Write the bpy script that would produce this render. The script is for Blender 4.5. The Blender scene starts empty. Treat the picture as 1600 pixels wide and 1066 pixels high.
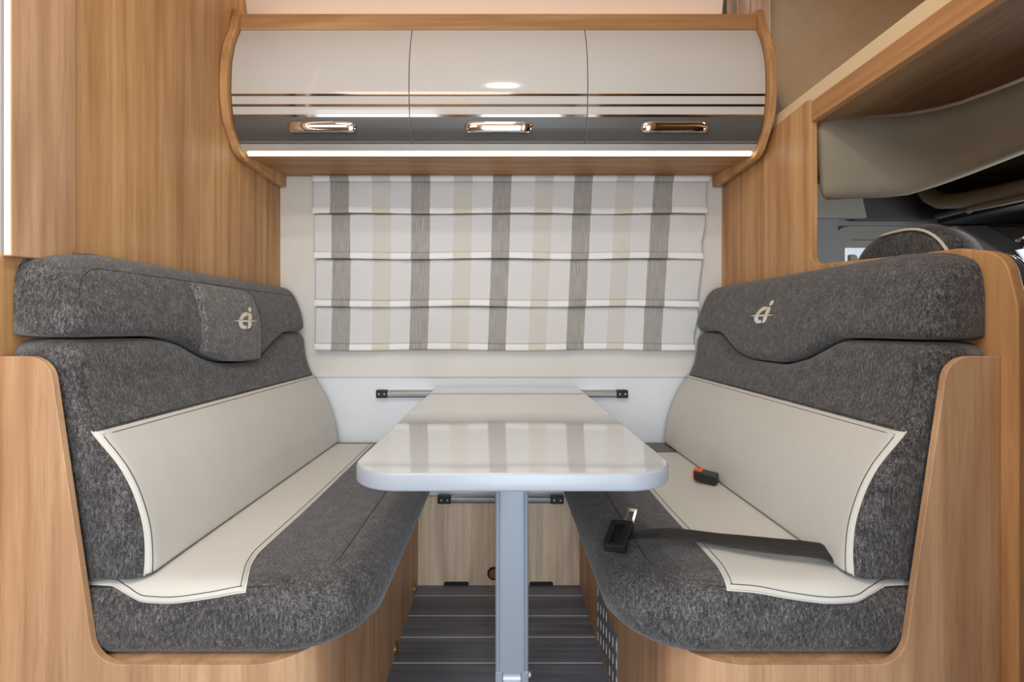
import bpy, bmesh, math, random
from mathutils import Vector
random.seed(4)
H = 0.912            # height of the camera above the floor (m)
F = 780.0            # focal length in pixels of the 1600 px wide frame
C = bpy.context.scene.collection
scene = bpy.context.scene

# ------------------------------------------------------------------ camera
cam_d = bpy.data.cameras.new('camera'); cam = bpy.data.objects.new('camera', cam_d); C.objects.link(cam)
cam.location = (0, 0, H); cam.rotation_euler = (math.pi/2, 0, 0)
cam_d.sensor_fit = 'HORIZONTAL'; cam_d.sensor_width = 36; cam_d.lens = 36*F/1600
cam_d.shift_x = 15/1600; cam_d.shift_y = -24/1600; cam_d.clip_start = 0.02
scene.camera = cam

# ------------------------------------------------------------------ world, lights, exposure
w = bpy.data.worlds.new('world'); scene.world = w; w.use_nodes = True
w.node_tree.nodes['Background'].inputs[0].default_value = (0.75, 0.85, 1.0, 1)
w.node_tree.nodes['Background'].inputs[1].default_value = 0.7
vs = scene.view_settings
vs.view_transform = 'Standard'; vs.look = 'None'; vs.gamma = 1; vs.use_curve_mapping = False
vs.exposure = 0.0
def area(name, loc, rot, sx, sy, power, col):
    d = bpy.data.lights.new(name, 'AREA'); d.shape = 'RECTANGLE'; d.size = sx; d.size_y = sy
    d.energy = power; d.color = col
    o = bpy.data.objects.new(name, d); o.location = loc; o.rotation_euler = rot; C.objects.link(o); return o
R = math.radians
# daylight from behind the camera, through door and window openings added to shape it
area('daylight_door', (0.12, -0.57, 0.68), (R(90), 0, 0), 0.50, 1.25, 17, (0.80, 0.90, 1.0))
area('daylight_window', (-0.80, -0.55, 1.30), (R(90), 0, R(-12)), 0.75, 0.5, 7.5, (0.86, 0.93, 1.0))
# ceiling lamp, then two added fill lights without fixtures
area('ceiling_lamp_light', (0.0, 0.45, 2.078), (0, 0, 0), 0.11, 0.11, 5.5, (1.0, 0.96, 0.90))
area('rear_fill', (-0.45, -0.22, 2.07), (0, 0, 0), 1.0, 0.4, 15.5, (1.0, 0.96, 0.90))  # broad fill added for ambience, no lamp known there
area('alcove_fill', (1.5, 0.7, 2.07), (0, 0, 0), 0.3, 0.1, 3.0, (1.0, 0.9, 0.76))  # fill added to brighten the khaki alcove wall
# cool fill light added inside the cab to lift its dark trims
area('cab_fill', (1.55, 1.0, 1.05), (0, R(80), 0), 0.3, 0.9, 4.5, (0.9, 0.95, 1.0))
scene.cycles.diffuse_bounces = 6; scene.cycles.max_bounces = 12

# ------------------------------------------------------------------ colour and material helpers
def lin(c):
    return tuple(((v/255)/12.92 if v/255 <= 0.04045 else ((v/255+0.055)/1.055)**2.4) for v in c) + (1,)
def mat(name):
    m = bpy.data.materials.new(name); m.use_nodes = True
    nt = m.node_tree; return m, nt, nt.nodes['Principled BSDF']
def N(nt, t, **kw):
    n = nt.nodes.new(t)
    for k, v in kw.items():
        if k in n.inputs.keys(): n.inputs[k].default_value = v
        else: setattr(n, k, v)
    return n
def ramp(nt, src, stops):
    r = nt.nodes.new('ShaderNodeValToRGB'); cr = r.color_ramp
    while len(cr.elements) < len(stops): cr.elements.new(0.5)
    for e, (p, c) in zip(cr.elements, stops): e.position = p; e.color = lin(c)
    nt.links.new(src, r.inputs[0]); return r.outputs[0]
def coords(nt, scale=(1, 1, 1), rot=(0, 0, 0)):
    tc = N(nt, 'ShaderNodeTexCoord'); mp = N(nt, 'ShaderNodeMapping')
    mp.inputs['Scale'].default_value = scale; mp.inputs['Rotation'].default_value = rot
    nt.links.new(tc.outputs['Object'], mp.inputs[0]); return mp.outputs[0]
def noise(nt, vec, scale, detail=3, rough=0.55, dist=0.0):
    n = N(nt, 'ShaderNodeTexNoise'); n.inputs['Scale'].default_value = scale; n.inputs['Detail'].default_value = detail
    n.inputs['Roughness'].default_value = rough; n.inputs['Distortion'].default_value = dist
    nt.links.new(vec, n.inputs['Vector']); return n.outputs['Fac']
def mix(nt, a, b, fac, mode='MIX'):
    m = N(nt, 'ShaderNodeMix', data_type='RGBA', blend_type=mode)
    for s, v in ((0, fac), (6, a), (7, b)):
        if hasattr(v, 'node'): nt.links.new(v, m.inputs[s])
        else: m.inputs[s].default_value = v
    return m.outputs[2]
def bump(nt, bs, h, strength, dist=0.001):
    b = N(nt, 'ShaderNodeBump'); b.inputs['Strength'].default_value = strength; b.inputs['Distance'].default_value = dist
    nt.links.new(h, b.inputs['Height']); nt.links.new(b.outputs[0], bs.inputs['Normal'])

def plain(name, col, rough=0.5, metal=0.0, var=0.0, coat=0.0, spec=0.5):
    m, nt, bs = mat(name)
    c = lin(col)
    if var:
        f = noise(nt, coords(nt), 14, 4)
        d = tuple(max(0, v*(1-var)) for v in c[:3]) + (1,); l = tuple(min(1, v*(1+var)) for v in c[:3]) + (1,)
        nt.links.new(mix(nt, d, l, f), bs.inputs['Base Color'])
    else:
        bs.inputs['Base Color'].default_value = c
    bs.inputs['Roughness'].default_value = rough; bs.inputs['Metallic'].default_value = metal
    bs.inputs['Coat Weight'].default_value = coat; bs.inputs['Coat Roughness'].default_value = 0.05
    bs.inputs['Specular IOR Level'].default_value = spec
    return m
def wood(name, dark, mid, light, grain='Z', rough=0.5, bumps=0.15, seed=0.0, dens=1.0):
    """laminate with the grain running along one axis: pores, streaks and cathedral figures"""
    m, nt, bs = mat(name)
    def sc(a, b):   # a across the grain, b along it
        s = [a*dens]*3; s['XYZ'.index(grain)] = b*dens; return tuple(s)
    tc = N(nt, 'ShaderNodeTexCoord'); off = N(nt, 'ShaderNodeVectorMath', operation='ADD')
    off.inputs[1].default_value = (seed, seed*1.7, seed*0.6)
    nt.links.new(tc.outputs['Object'], off.inputs[0])
    def mp(s):
        q = N(nt, 'ShaderNodeMapping'); q.inputs['Scale'].default_value = s
        nt.links.new(off.outputs[0], q.inputs[0]); return q.outputs[0]
    broad = noise(nt, mp(sc(9, 0.9)), 1.0, 4, 0.6, 0.5)
    streak = noise(nt, mp(sc(42, 1.3)), 1.0, 5, 0.65, 0.25)
    pore = noise(nt, mp(sc(330, 11)), 1.0, 2, 0.6)
    fig = noise(nt, mp(sc(4.5, 0.75)), 1.0, 2, 0.4, 0.2)
    # rings: contour lines of a slow noise make the cathedral figures
    mul = N(nt, 'ShaderNodeMath', operation='MULTIPLY'); nt.links.new(fig, mul.inputs[0]); mul.inputs[1].default_value = 34
    sn = N(nt, 'ShaderNodeMath', operation='SINE'); nt.links.new(mul.outputs[0], sn.inputs[0])
    ab = N(nt, 'ShaderNodeMath', operation='MULTIPLY_ADD'); nt.links.new(sn.outputs[0], ab.inputs[0]); ab.inputs[1].default_value = 0.5; ab.inputs[2].default_value = 0.5
    base = ramp(nt, broad, [(0.32, mid), (0.62, light)])
    st = ramp(nt, streak, [(0.36, dark), (0.52, mid), (0.70, light)])
    c1 = mix(nt, base, st, 0.55)
    c2 = mix(nt, c1, lin(dark), ramp(nt, ab.outputs[0], [(0.60, (0, 0, 0)), (1.0, (150, 150, 150))]))
    pr = ramp(nt, pore, [(0.30, (120, 120, 120)), (0.42, (0, 0, 0))])
    c3 = mix(nt, c2, lin(tuple(v*0.62 for v in dark)), pr)
    fl = noise(nt, mp(sc(110, 8)), 1.0, 3, 0.6, 0.4); gate = noise(nt, mp(sc(10, 3.2)), 1.0, 2, 0.5)
    ml = N(nt, 'ShaderNodeMath', operation='MULTIPLY'); nt.links.new(fl, ml.inputs[0]); nt.links.new(gate, ml.inputs[1])
    c3 = mix(nt, c3, lin(tuple(v*0.66 for v in dark)), ramp(nt, ml.outputs[0], [(0.34, (0, 0, 0)), (0.42, (110, 110, 110))]))
    nt.links.new(c3, bs.inputs['Base Color'])
    bs.inputs['Roughness'].default_value = rough; bs.inputs['Specular IOR Level'].default_value = 0.4
    bump(nt, bs, streak, bumps, 0.0006)
    return m
def melange(name, dark, mid, light, rough=0.92):
    m, nt, bs = mat(name)
    a = noise(nt, coords(nt, (1, 1, 1)), 620, 2, 0.7)
    b = noise(nt, coords(nt, (1, 1, 0.35), (0.4, 0.3, 0.6)), 300, 2, 0.7, 0.6)
    c = noise(nt, coords(nt), 38, 4, 0.65)
    s = N(nt, 'ShaderNodeMath', operation='ADD'); nt.links.new(a, s.inputs[0]); nt.links.new(b, s.inputs[1])
    s2 = N(nt, 'ShaderNodeMath', operation='MULTIPLY_ADD'); nt.links.new(c, s2.inputs[0]); s2.inputs[1].default_value = 0.4; nt.links.new(s.outputs[0], s2.inputs[2])
    hv = N(nt, 'ShaderNodeMath', operation='MULTIPLY'); nt.links.new(s2.outputs[0], hv.inputs[0]); hv.inputs[1].default_value = 0.4167
    col = ramp(nt, hv.outputs[0], [(0.37, dark), (0.5, mid), (0.63, light)])
    nt.links.new(col, bs.inputs['Base Color']); bs.inputs['Roughness'].default_value = rough
    bs.inputs['Specular IOR Level'].default_value = 0.15
    bs.inputs['Sheen Weight'].default_value = 0.25; bs.inputs['Sheen Roughness'].default_value = 0.5
    bump(nt, bs, s.outputs[0], 0.5, 0.0012)
    return m
def woven(name, col, thread, amt, sheen=(1, 1, 1), transl=0.0):
    """thin cloth: vertical threads over a plain ground"""
    m, nt, bs = mat(name)
    v = noise(nt, coords(nt, (900, 1, 14)), 1.0, 2, 0.6)
    h = noise(nt, coords(nt, (10, 1, 700)), 1.0, 1, 0.5)
    big = noise(nt, coords(nt, (1, 1, 1)), 16, 3, 0.5)
    r = ramp(nt, v, [(0.42, (0, 0, 0)), (0.62, tuple([int(255*amt)]*3))])
    c = mix(nt, lin(col), lin(thread), r)
    c = mix(nt, c, lin(tuple(int(x*0.93) for x in col)), ramp(nt, h, [(0.4, (0, 0, 0)), (0.7, (110, 110, 110))]))
    nt.links.new(c, bs.inputs['Base Color']); bs.inputs['Roughness'].default_value = 0.85
    bs.inputs['Specular IOR Level'].default_value = 0.2
    bump(nt, bs, big, 0.5, 0.004)
    return m
def emit(name, col, strength):
    m, nt, bs = mat(name)
    bs.inputs['Base Color'].default_value = lin(col)
    bs.inputs['Emission Color'].default_value = lin(col); bs.inputs['Emission Strength'].default_value = strength
    return m

M = {}
M['oak'] = wood('oak_upright', (140, 94, 54), (184, 137, 88), (208, 164, 114), 'Z')
M['oak_bench'] = wood('oak_bench', (150, 106, 72), (188, 146, 108), (212, 174, 136), 'Z', seed=3.3)
M['oak_right'] = wood('oak_partition', (146, 98, 58), (190, 142, 92), (212, 166, 114), 'Z', seed=6.1)
M['oak_lying'] = wood('oak_lying', (134, 90, 52), (172, 126, 80), (192, 148, 100), 'X', seed=1.7)
M['oak_depth'] = wood('oak_depth', (140, 92, 52), (182, 130, 80), (202, 152, 100), 'Y', seed=2.9)
M['oak_rough_daylit'] = wood('oak_rough_daylit', (176, 146, 118), (226, 200, 170), (240, 220, 194), 'Z', seed=8.2, rough=0.55)  # greyer, paler oak: daylight on the low panel put into its colours
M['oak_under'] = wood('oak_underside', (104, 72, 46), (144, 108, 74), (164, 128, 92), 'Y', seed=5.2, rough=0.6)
M['plank'] = wood('floor_plank', (74, 74, 78), (116, 117, 124), (152, 154, 162), 'X', seed=4.4, rough=0.5)
M['fabric'] = melange('charcoal_melange', (30, 29, 30), (72, 70, 69), (128, 126, 126))
M['fabric_pad'] = melange('grey_melange_pad', (48, 46, 46), (94, 91, 89), (156, 153, 150))
M['seam'] = plain('dark_seam', (52, 50, 49), 0.9)
def leather():
    m, nt, bs = mat('beige_leather')
    f = noise(nt, coords(nt), 5, 3); g = noise(nt, coords(nt), 520, 3, 0.6); wv = noise(nt, coords(nt, (3, 6, 3)), 2.2, 3, 0.5, 0.5)
    nt.links.new(mix(nt, lin((198, 196, 188)), lin((209, 207, 200)), f), bs.inputs['Base Color'])
    bs.inputs['Roughness'].default_value = 0.52; bs.inputs['Specular IOR Level'].default_value = 0.35
    b1 = N(nt, 'ShaderNodeBump'); b1.inputs['Strength'].default_value = 0.25; b1.inputs['Distance'].default_value = 0.0006
    nt.links.new(g, b1.inputs['Height'])
    b2 = N(nt, 'ShaderNodeBump'); b2.inputs['Strength'].default_value = 0.3; b2.inputs['Distance'].default_value = 0.005
    nt.links.new(wv, b2.inputs['Height']); nt.links.new(b1.outputs[0], b2.inputs['Normal'])
    nt.links.new(b2.outputs[0], bs.inputs['Normal']); return m
M['leather'] = leather()
M['piping'] = plain('pale_piping', (216, 210, 198), 0.5)
M['wall'] = plain('cream_wall', (222, 220, 212), 0.45, var=0.03)
M['wall_low'] = plain('white_wall_daylit', (226, 230, 234), 0.4, var=0.03)  # cool daylight on the lower wall put into its colour
M['ceiling'] = plain('ceiling_lining', (222, 208, 192), 0.8, var=0.03)
M['khaki'] = plain('khaki_lining', (212, 194, 166), 0.95, var=0.12)
M['gloss'] = plain('gloss_greige', (196, 191, 184), 0.09, var=0.02, coat=0.0)
M['anthracite'] = plain('anthracite_band', (86, 84, 81), 0.4, var=0.08)
M['chrome'] = plain('chrome', (225, 222, 218), 0.06, 1.0)
M['bronze'] = plain('mirror_strip', (150, 138, 124), 0.08, 1.0)
M['alu'] = plain('aluminium', (196, 198, 202), 0.32, 0.75)
M['valance'] = plain('satin_grey', (190, 188, 184), 0.35, 0.3)
M['leg'] = plain('grey_lacquer', (172, 184, 196), 0.35, 0.1)
M['leg_light'] = plain('light_grey_lacquer', (214, 220, 228), 0.3, 0.1)
M['black'] = plain('black_plastic', (28, 28, 31), 0.35)
M['matt_black'] = plain('matt_black', (20, 20, 22), 0.8)
M['top'] = plain('table_laminate', (198, 201, 201), 0.07, var=0.015, coat=1.0)
M['edge'] = plain('table_edge', (160, 165, 173), 0.3, coat=0.0)
M['orange'] = plain('orange_plastic', (244, 92, 22), 0.4)
M['brass'] = plain('brass', (196, 150, 70), 0.3, 0.9)
M['joint'] = plain('pale_joint', (232, 232, 234), 0.6)
M['webbing'] = None
M['logo_gold'] = plain('cream_thread', (226, 212, 184), 0.7)
M['logo_white'] = plain('white_thread', (232, 228, 222), 0.7)
M['headliner'] = plain('cab_headliner', (148, 139, 120), 0.95, var=0.12)
M['cab_grey'] = plain('cab_plastic_grey', (178, 177, 168), 0.7, var=0.08)
M['cab_blue'] = plain('cab_pillar_trim', (160, 163, 166), 0.7, var=0.05)
M['cab_dark'] = plain('cab_plastic_dark', (84, 84, 84), 0.6, var=0.1)
M['cab_tray'] = plain('cab_tray', (136, 126, 108), 0.7, var=0.08)
M['mattress'] = plain('cream_board', (226, 200, 160), 0.7, var=0.03)
M['curtain'] = plain('pale_curtain', (236, 212, 190), 0.9, var=0.05)
M['curtain_grey'] = plain('grey_net', (190, 184, 180), 0.9, var=0.08)
M['led_cool'] = emit('led_neutral', (255, 250, 236), 5.5)
M['led_warm'] = emit('led_warm', (255, 214, 168), 7.0)
M['led_side'] = emit('led_side', (255, 252, 240), 4.0)
M['lamp'] = emit('lamp_diffuser', (255, 240, 214), 2.0)
M['pane_lit'] = emit('daylit_pleats', (190, 196, 208), 0.9)
M['b_white'] = woven('blind_sheer_white', (213, 214, 214), (232, 232, 231), 0.5)
M['b_hem'] = woven('blind_white_hem', (238, 237, 233), (248, 248, 246), 0.4)
M['b_dark'] = woven('blind_grey_stripe', (150, 147, 142), (206, 204, 198), 0.75)
M['b_beige'] = woven('blind_beige_stripe', (206, 204, 198), (218, 215, 208), 0.5)
M['b_beige_hem'] = woven('blind_beige_hem', (216, 209, 194), (226, 220, 206), 0.5)
M['b_light'] = woven('blind_light_stripe', (214, 214, 212), (230, 230, 228), 0.5)
def webbing():
    m, nt, bs = mat('belt_webbing')
    f = noise(nt, coords(nt, (40, 600, 1)), 1.0, 2)
    nt.links.new(ramp(nt, f, [(0.35, (18, 17, 16)), (0.65, (46, 42, 39))]), bs.inputs['Base Color'])
    bs.inputs['Roughness'].default_value = 0.6; bump(nt, bs, f, 0.4, 0.001); return m
M['webbing'] = webbing()
def grille_mat():
    return plain('blue_grey_mesh', (122, 129, 138), 0.7, var=0.2)
M['grille'] = grille_mat()

# ------------------------------------------------------------------ object helpers
OFF = {}
def setp(o, label=None, cat=None, group=None, kind=None):
    if label: o['label'] = label
    if cat: o['category'] = cat
    if group: o['group'] = group
    if kind: o['kind'] = kind
    return o
def thing(name, loc, label, cat, group=None):
    o = bpy.data.objects.new(name, None); o.location = loc; o.empty_display_size = 0.05
    C.objects.link(o); OFF[o.name] = Vector(loc); return setp(o, label, cat, group)
def mesh_obj(name, V, Fc, m, parent=None, loc=None, smooth=False, fm=None, bevel=0, seg=2, recalc=True, angle=40):
    """one mesh object from world coordinates; loc (or the parent's place) becomes its origin"""
    L = OFF[parent.name] if parent is not None else Vector(loc if loc else (0, 0, 0))
    me = bpy.data.meshes.new(name); me.from_pydata([tuple(Vector(v)-L) for v in V], [], Fc)
    for x in (m if isinstance(m, (list, tuple)) else [m]): me.materials.append(x)
    if fm: me.polygons.foreach_set('material_index', fm)
    if recalc:
        b = bmesh.new(); b.from_mesh(me); bmesh.ops.recalc_face_normals(b, faces=b.faces); b.to_mesh(me); b.free()
    if smooth: me.polygons.foreach_set('use_smooth', [True]*len(me.polygons))
    o = bpy.data.objects.new(name, me); C.objects.link(o); OFF[o.name] = L
    if parent is not None: o.parent = parent
    else: o.location = L
    if bevel:
        md = o.modifiers.new('bevel', 'BEVEL'); md.width = bevel; md.segments = seg; md.limit_method = 'ANGLE'; md.angle_limit = R(angle)
        me.polygons.foreach_set('use_smooth', [True]*len(me.polygons))
        md.harden_normals = True
    return o
class MB:
    def __init__(s): s.V = []; s.F = []; s.M = []
    def add(s, V, Fc, mi=0):
        n = len(s.V); s.V += [tuple(v) for v in V]; s.F += [tuple(i+n for i in f) for f in Fc]; s.M += [mi]*len(Fc); return s
    def box(s, x0, x1, y0, y1, z0, z1, mi=0):
        V = [(x, y, z) for z in (z0, z1) for y in (y0, y1) for x in (x0, x1)]
        return s.add(V, [(0, 2, 3, 1), (4, 5, 7, 6), (0, 1, 5, 4), (2, 6, 7, 3), (0, 4, 6, 2), (1, 3, 7, 5)], mi)
    def prism(s, P, plane, a, b, mi=0):
        n = len(P)
        def w3(p, t):
            return {'xz': (p[0], t, p[1]), 'yz': (t, p[0], p[1]), 'xy': (p[0], p[1], t)}[plane]
        V = [w3(p, a) for p in P]+[w3(p, b) for p in P]
        Fc = [tuple(range(n)), tuple(range(2*n-1, n-1, -1))]+[(i, i+n, (i+1) % n+n, (i+1) % n) for i in range(n)]
        return s.add(V, Fc, mi)
    def cyl(s, c, axis, r, h, n=20, mi=0, r2=None):
        """cylinder starting at c, running h along axis"""
        r2 = r if r2 is None else r2
        ax = Vector(axis).normalized(); u = ax.orthogonal().normalized(); v = ax.cross(u); c = Vector(c)
        V = []
        for t, rr in ((0, r), (h, r2)):
            for k in range(n):
                a = 2*math.pi*k/n; V.append(c+ax*t+u*rr*math.cos(a)+v*rr*math.sin(a))
        return s.add(V, [tuple(range(n)), tuple(range(2*n-1, n-1, -1))]+[(i, i+n, (i+1) % n+n, (i+1) % n) for i in range(n)], mi)
    def loft(s, rings, cap=True, mi=0):
        n = len(rings[0]); V = [p for r in rings for p in r]; Fc = []
        for j in range(len(rings)-1):
            for i in range(n):
                a = j*n+i; b = j*n+(i+1) % n; Fc.append((a, b, b+n, a+n))
        if cap: Fc += [tuple(range(n)), tuple(range(len(V)-1, len(V)-n-1, -1))]
        return s.add(V, Fc, mi)
    def tube(s, P, r, n=6, mi=0):
        P = [Vector(p) for p in P]; rings = []
        up = None
        for i, p in enumerate(P):
            t = (P[min(i+1, len(P)-1)]-P[max(i-1, 0)]).normalized()
            if up is None: up = t.orthogonal().normalized()
            up = (up-t*up.dot(t)).normalized(); v = t.cross(up)
            rings.append([p+up*r*math.cos(2*math.pi*k/n)+v*r*math.sin(2*math.pi*k/n) for k in range(n)])
        return s.loft(rings, True, mi)
    def obj(s, name, m, parent=None, **kw):
        return mesh_obj(name, s.V, s.F, m, parent, fm=s.M if max(s.M) else None, **kw)
def fillet(P, n=8):
    """polygon of (x, y, r) to a rounded outline"""
    out = []; k = len(P)
    for i in range(k):
        x, y, r = P[i]; p = Vector((x, y))
        if r <= 0: out.append((x, y)); continue
        a = Vector(P[i-1][:2])-p; b = Vector(P[(i+1) % k][:2])-p
        la, lb = a.length, b.length; a.normalize(); b.normalize()
        ang = a.angle(b); d = r/math.tan(ang/2); d = min(d, la*0.499, lb*0.499); r = d*math.tan(ang/2)
        c = p+(a+b).normalized()*(r/math.sin(ang/2)); s0 = p+a*d-c; s1 = p+b*d-c
        tot = math.atan2(s0.x*s1.y-s0.y*s1.x, s0.dot(s1))
        for j in range(n+1):
            t = tot*j/n; out.append((c.x+s0.x*math.cos(t)-s0.y*math.sin(t), c.y+s0.x*math.sin(t)+s0.y*math.cos(t)))
    return out
def curve(T):
    """smooth interpolation through (x, y) pairs, monotone per span"""
    xs = [t[0] for t in T]; ys = [t[1] for t in T]; n = len(T)
    if xs[0] > xs[-1]: xs.reverse(); ys.reverse()
    d = [(ys[i+1]-ys[i])/(xs[i+1]-xs[i]) for i in range(n-1)]
    m = [d[0]]+[0 if d[i-1]*d[i] <= 0 else 2*d[i-1]*d[i]/(d[i-1]+d[i]) for i in range(1, n-1)]+[d[-1]]
    def f(x):
        if x <= xs[0]: return ys[0]
        if x >= xs[-1]: return ys[-1]
        i = max(j for j in range(n-1) if xs[j] <= x); h = xs[i+1]-xs[i]; t = (x-xs[i])/h
        return (2*t**3-3*t*t+1)*ys[i]+(t**3-2*t*t+t)*h*m[i]+(-2*t**3+3*t*t)*ys[i+1]+(t**3-t*t)*h*m[i+1]
    return f
def lerp(a, b, t): return a+(b-a)*t
Z = lambda dz: H+dz

# ================================================================== SETTING
YW = 1.76
setp(MB().box(-2.3, 2.3, -1.1, 1.80, -0.05, -0.006).obj('floor', M['matt_black']), kind='structure')
floor = bpy.data.objects['floor']
yb = 1.757; edges = [1.757, 1.686, 1.569, 1.461, 1.349]
while edges[-1] > -0.55: edges.append(edges[-1]-0.112)
jm = MB()
for a, b in zip(edges[:-1], edges[1:]):
    MB().box(-2.2, 2.2, b+0.0021, a-0.0021, -0.006, 0.0).obj('plank', M['plank'], floor)
    jm.box(-2.2, 2.2, b-0.0020, b+0.0020, -0.0058, 0.0002)
jm.obj('pale_joint_strips', M['joint'], floor)['kind'] = 'stuff'

# outer wall behind the blind: upper lining, slightly proud of the lower recess
wb = MB().box(-0.80, 2.3, YW, YW+0.04, Z(-0.183), 2.12)
setp(wb.obj('wall_back', M['wall'], bevel=0.003), kind='structure')
setp(MB().box(-0.80, 0.79, YW+0.006, YW+0.04, 0, Z(-0.183)).obj('trim_1', M['wall_low']), kind='structure')
# rough oak panel low between the benches, daylight put into its pale tone
wp = MB().box(-0.296, 0.271, YW-0.008, YW+0.006, 0.0, Z(-0.600)).obj('trim_2', M['oak_rough_daylit'], bevel=0.001)
setp(wp, kind='structure')
for x0, x1 in ((-0.205, -0.118), (0.095, 0.178)):
    P = fillet([(x0, 0.001, 0), (x1, 0.001, 0), (x1, 0.0135, 0.006), (x0, 0.0135, 0.006)], 5)
    MB().prism(P, 'xz', YW-0.0105, YW-0.007).obj('vent_slot', M['black'], wp)
hb = MB(); hb.cyl((-0.030, YW-0.013, 0.043), (0, 1, 0), 0.023, 0.006, 28); hb.obj('grommet_ring', M['black'], wp, bevel=0.001)
MB().cyl((-0.030, YW-0.0145, 0.043), (0, 1, 0), 0.016, 0.003, 28).obj('grommet_cap', M['oak_under'], wp)

# left oak wall
wl = MB().box(-0.803, -0.783, 0.70, YW+0.006, 0, 2.12).obj('wall_left', M['oak']); setp(wl, kind='structure')
ov = fillet([(0.780, Z(0.108), 0), (0.900, Z(0.1145), 0.035), (0.900, 2.11, 0), (0.780, 2.11, 0)])
setp(MB().prism(ov, 'yz', -0.783, -0.768).obj('oak_side_panel', M['oak_bench'], loc=(-0.776, 0.84, Z(0.11)), bevel=0.003),
     'tall oak panel with rounded lower corner fixed on the left wall beside the light strip', 'panel')
setp(MB().box(-0.783, -0.769, 0.7705, 0.7795, Z(0.112), 2.10).obj('upright_light_strip', M['led_side'], loc=(-0.775, 0.775, Z(0.112))),
     'glowing vertical light strip at the left edge above the left bench', 'light strip')

lc = MB().box(-0.783, -0.7685, 0.766, 0.7702, Z(0.110), 2.10).obj('strip_cover', M['valance'], bpy.data.objects['upright_light_strip'])
# ceiling, and the far side of the van behind the camera with door and window openings added to shape daylight
setp(MB().box(-2.3, 2.3, -1.1, 1.80, 2.10, 2.14).obj('ceiling', M['ceiling']), kind='structure')
bk = MB()
bk.box(-2.3, -1.25, -0.64, -0.60, 0, 2.1); bk.box(-1.25, -0.35, -0.64, -0.60, 0, 1.02); bk.box(-1.25, -0.35, -0.64, -0.60, 1.58, 2.1)
bk.box(-0.35, -0.22, -0.64, -0.60, 0, 2.1); bk.box(-0.22, 0.42, -0.64, -0.60, 1.65, 2.1); bk.box(0.42, 2.3, -0.64, -0.60, 0, 2.1)
setp(bk.obj('wall_front', M['oak']), kind='structure')
setp(MB().box(-2.34, -2.3, -1.1, 1.80, 0, 2.14).obj('wall_far_left', M['oak']), kind='structure')
lamp = thing('ceiling_lamp', (0.0, 0.45, 2.09), 'square ceiling lamp above the table', 'lamp')
MB().box(-0.09, 0.09, 0.36, 0.54, 2.085, 2.10).obj('frame', M['alu'], lamp, bevel=0.002)
MB().box(-0.065, 0.065, 0.385, 0.515, 2.080, 2.086).obj('diffuser', M['lamp'], lamp)

# tall oak box added unseen behind the camera on the right to block daylight
blk = thing('daylight_blocker', (0.55, -0.1, 0), 'unseen tall oak box added behind the viewpoint to block daylight', 'light blocker')
MB().box(0.47, 0.66, -0.595, 0.32, 0.0, 2.09).obj('body', M['oak_right'], blk, bevel=0.003)
MB().box(0.462, 0.4695, -0.56, 0.28, 0.10, 2.0).obj('door', M['gloss'], blk, bevel=0.002)
# right partition and bench back board in one piece (X = 0.772)
P = [(YW, 0, 0), (YW, Z(0.545), 0), (1.265, Z(0.572), 0.012), (1.250, Z(0.56), 0.01), (1.250, Z(0.158), 0.035),
     (1.205, Z(0.150), 0.03), (0.934, Z(0.134), 0.2), (0.845, Z(0.131), 0.06), (0.768, Z(0.112), 0.05), (0.748, Z(0.03), 0.08), (0.747, Z(-0.08), 0.05), (0.748, 0, 0)]
pr = MB().prism(fillet(P), 'yz', 0.772, 0.790).obj('partition_board', M['oak_right'], loc=(0.78, 1.2, 0), bevel=0.003)
setp(pr, 'tall oak partition rising behind the right bench to the bed above', 'partition')

# ================================================================== OVERHEAD CABINET
cab = thing('overhead_cabinet', (-0.01, YW, Z(0.50)), 'long curved wall cabinet with pale gloss doors above the window blind', 'cabinet')
XL, XR = -0.760, 0.738
YD = curve([(0.531, 1.442), (0.56, 1.416), (0.60, 1.402), (0.66, 1.394), (0.72, 1.397), (0.79, 1.414), (0.856, 1.446)])
def side_panel(x0, x1):
    P = [(YW, Z(0.487)), (1.735, Z(0.482))]
    P += fillet([(1.735, Z(0.482), 0), (1.452, Z(0.492), 0.07), (YD(0.57)-0.018, Z(0.57), 0)], 10)[1:]
    P += [(YD(z)-0.018, Z(z)) for z in [0.58+0.01*i for i in range(28)]]
    P += [(1.448, Z(0.918)), (1.462, Z(0.925)), (YW, Z(0.925))]
    MB().prism(P, 'yz', x0, x1).obj('side_panel', M['oak_right'], cab, bevel=0.004, angle=50)
side_panel(-0.7825, -0.7605); side_panel(0.7385, 0.7595)
MB().box(XL, XR, 1.446, 1.464, Z(0.857), Z(0.904)).obj('top_rail', M['oak_lying'], cab, bevel=0.0015)
MB().box(XL, XR, 1.464, YW, Z(0.860), Z(0.872)).obj('top_board', M['oak_lying'], cab)
MB().prism([(1.4775, Z(0.503)), (YW-0.0005, Z(0.526)), (YW-0.0005, Z(0.536)), (1.4775, Z(0.515))], 'yz', XL, XR).obj('bottom_board', M['oak_lying'], cab)
MB().box(XL, XR, 1.462, 1.470, Z(0.520), Z(0.855)).obj('carcass_front', M['anthracite'], cab)
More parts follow.
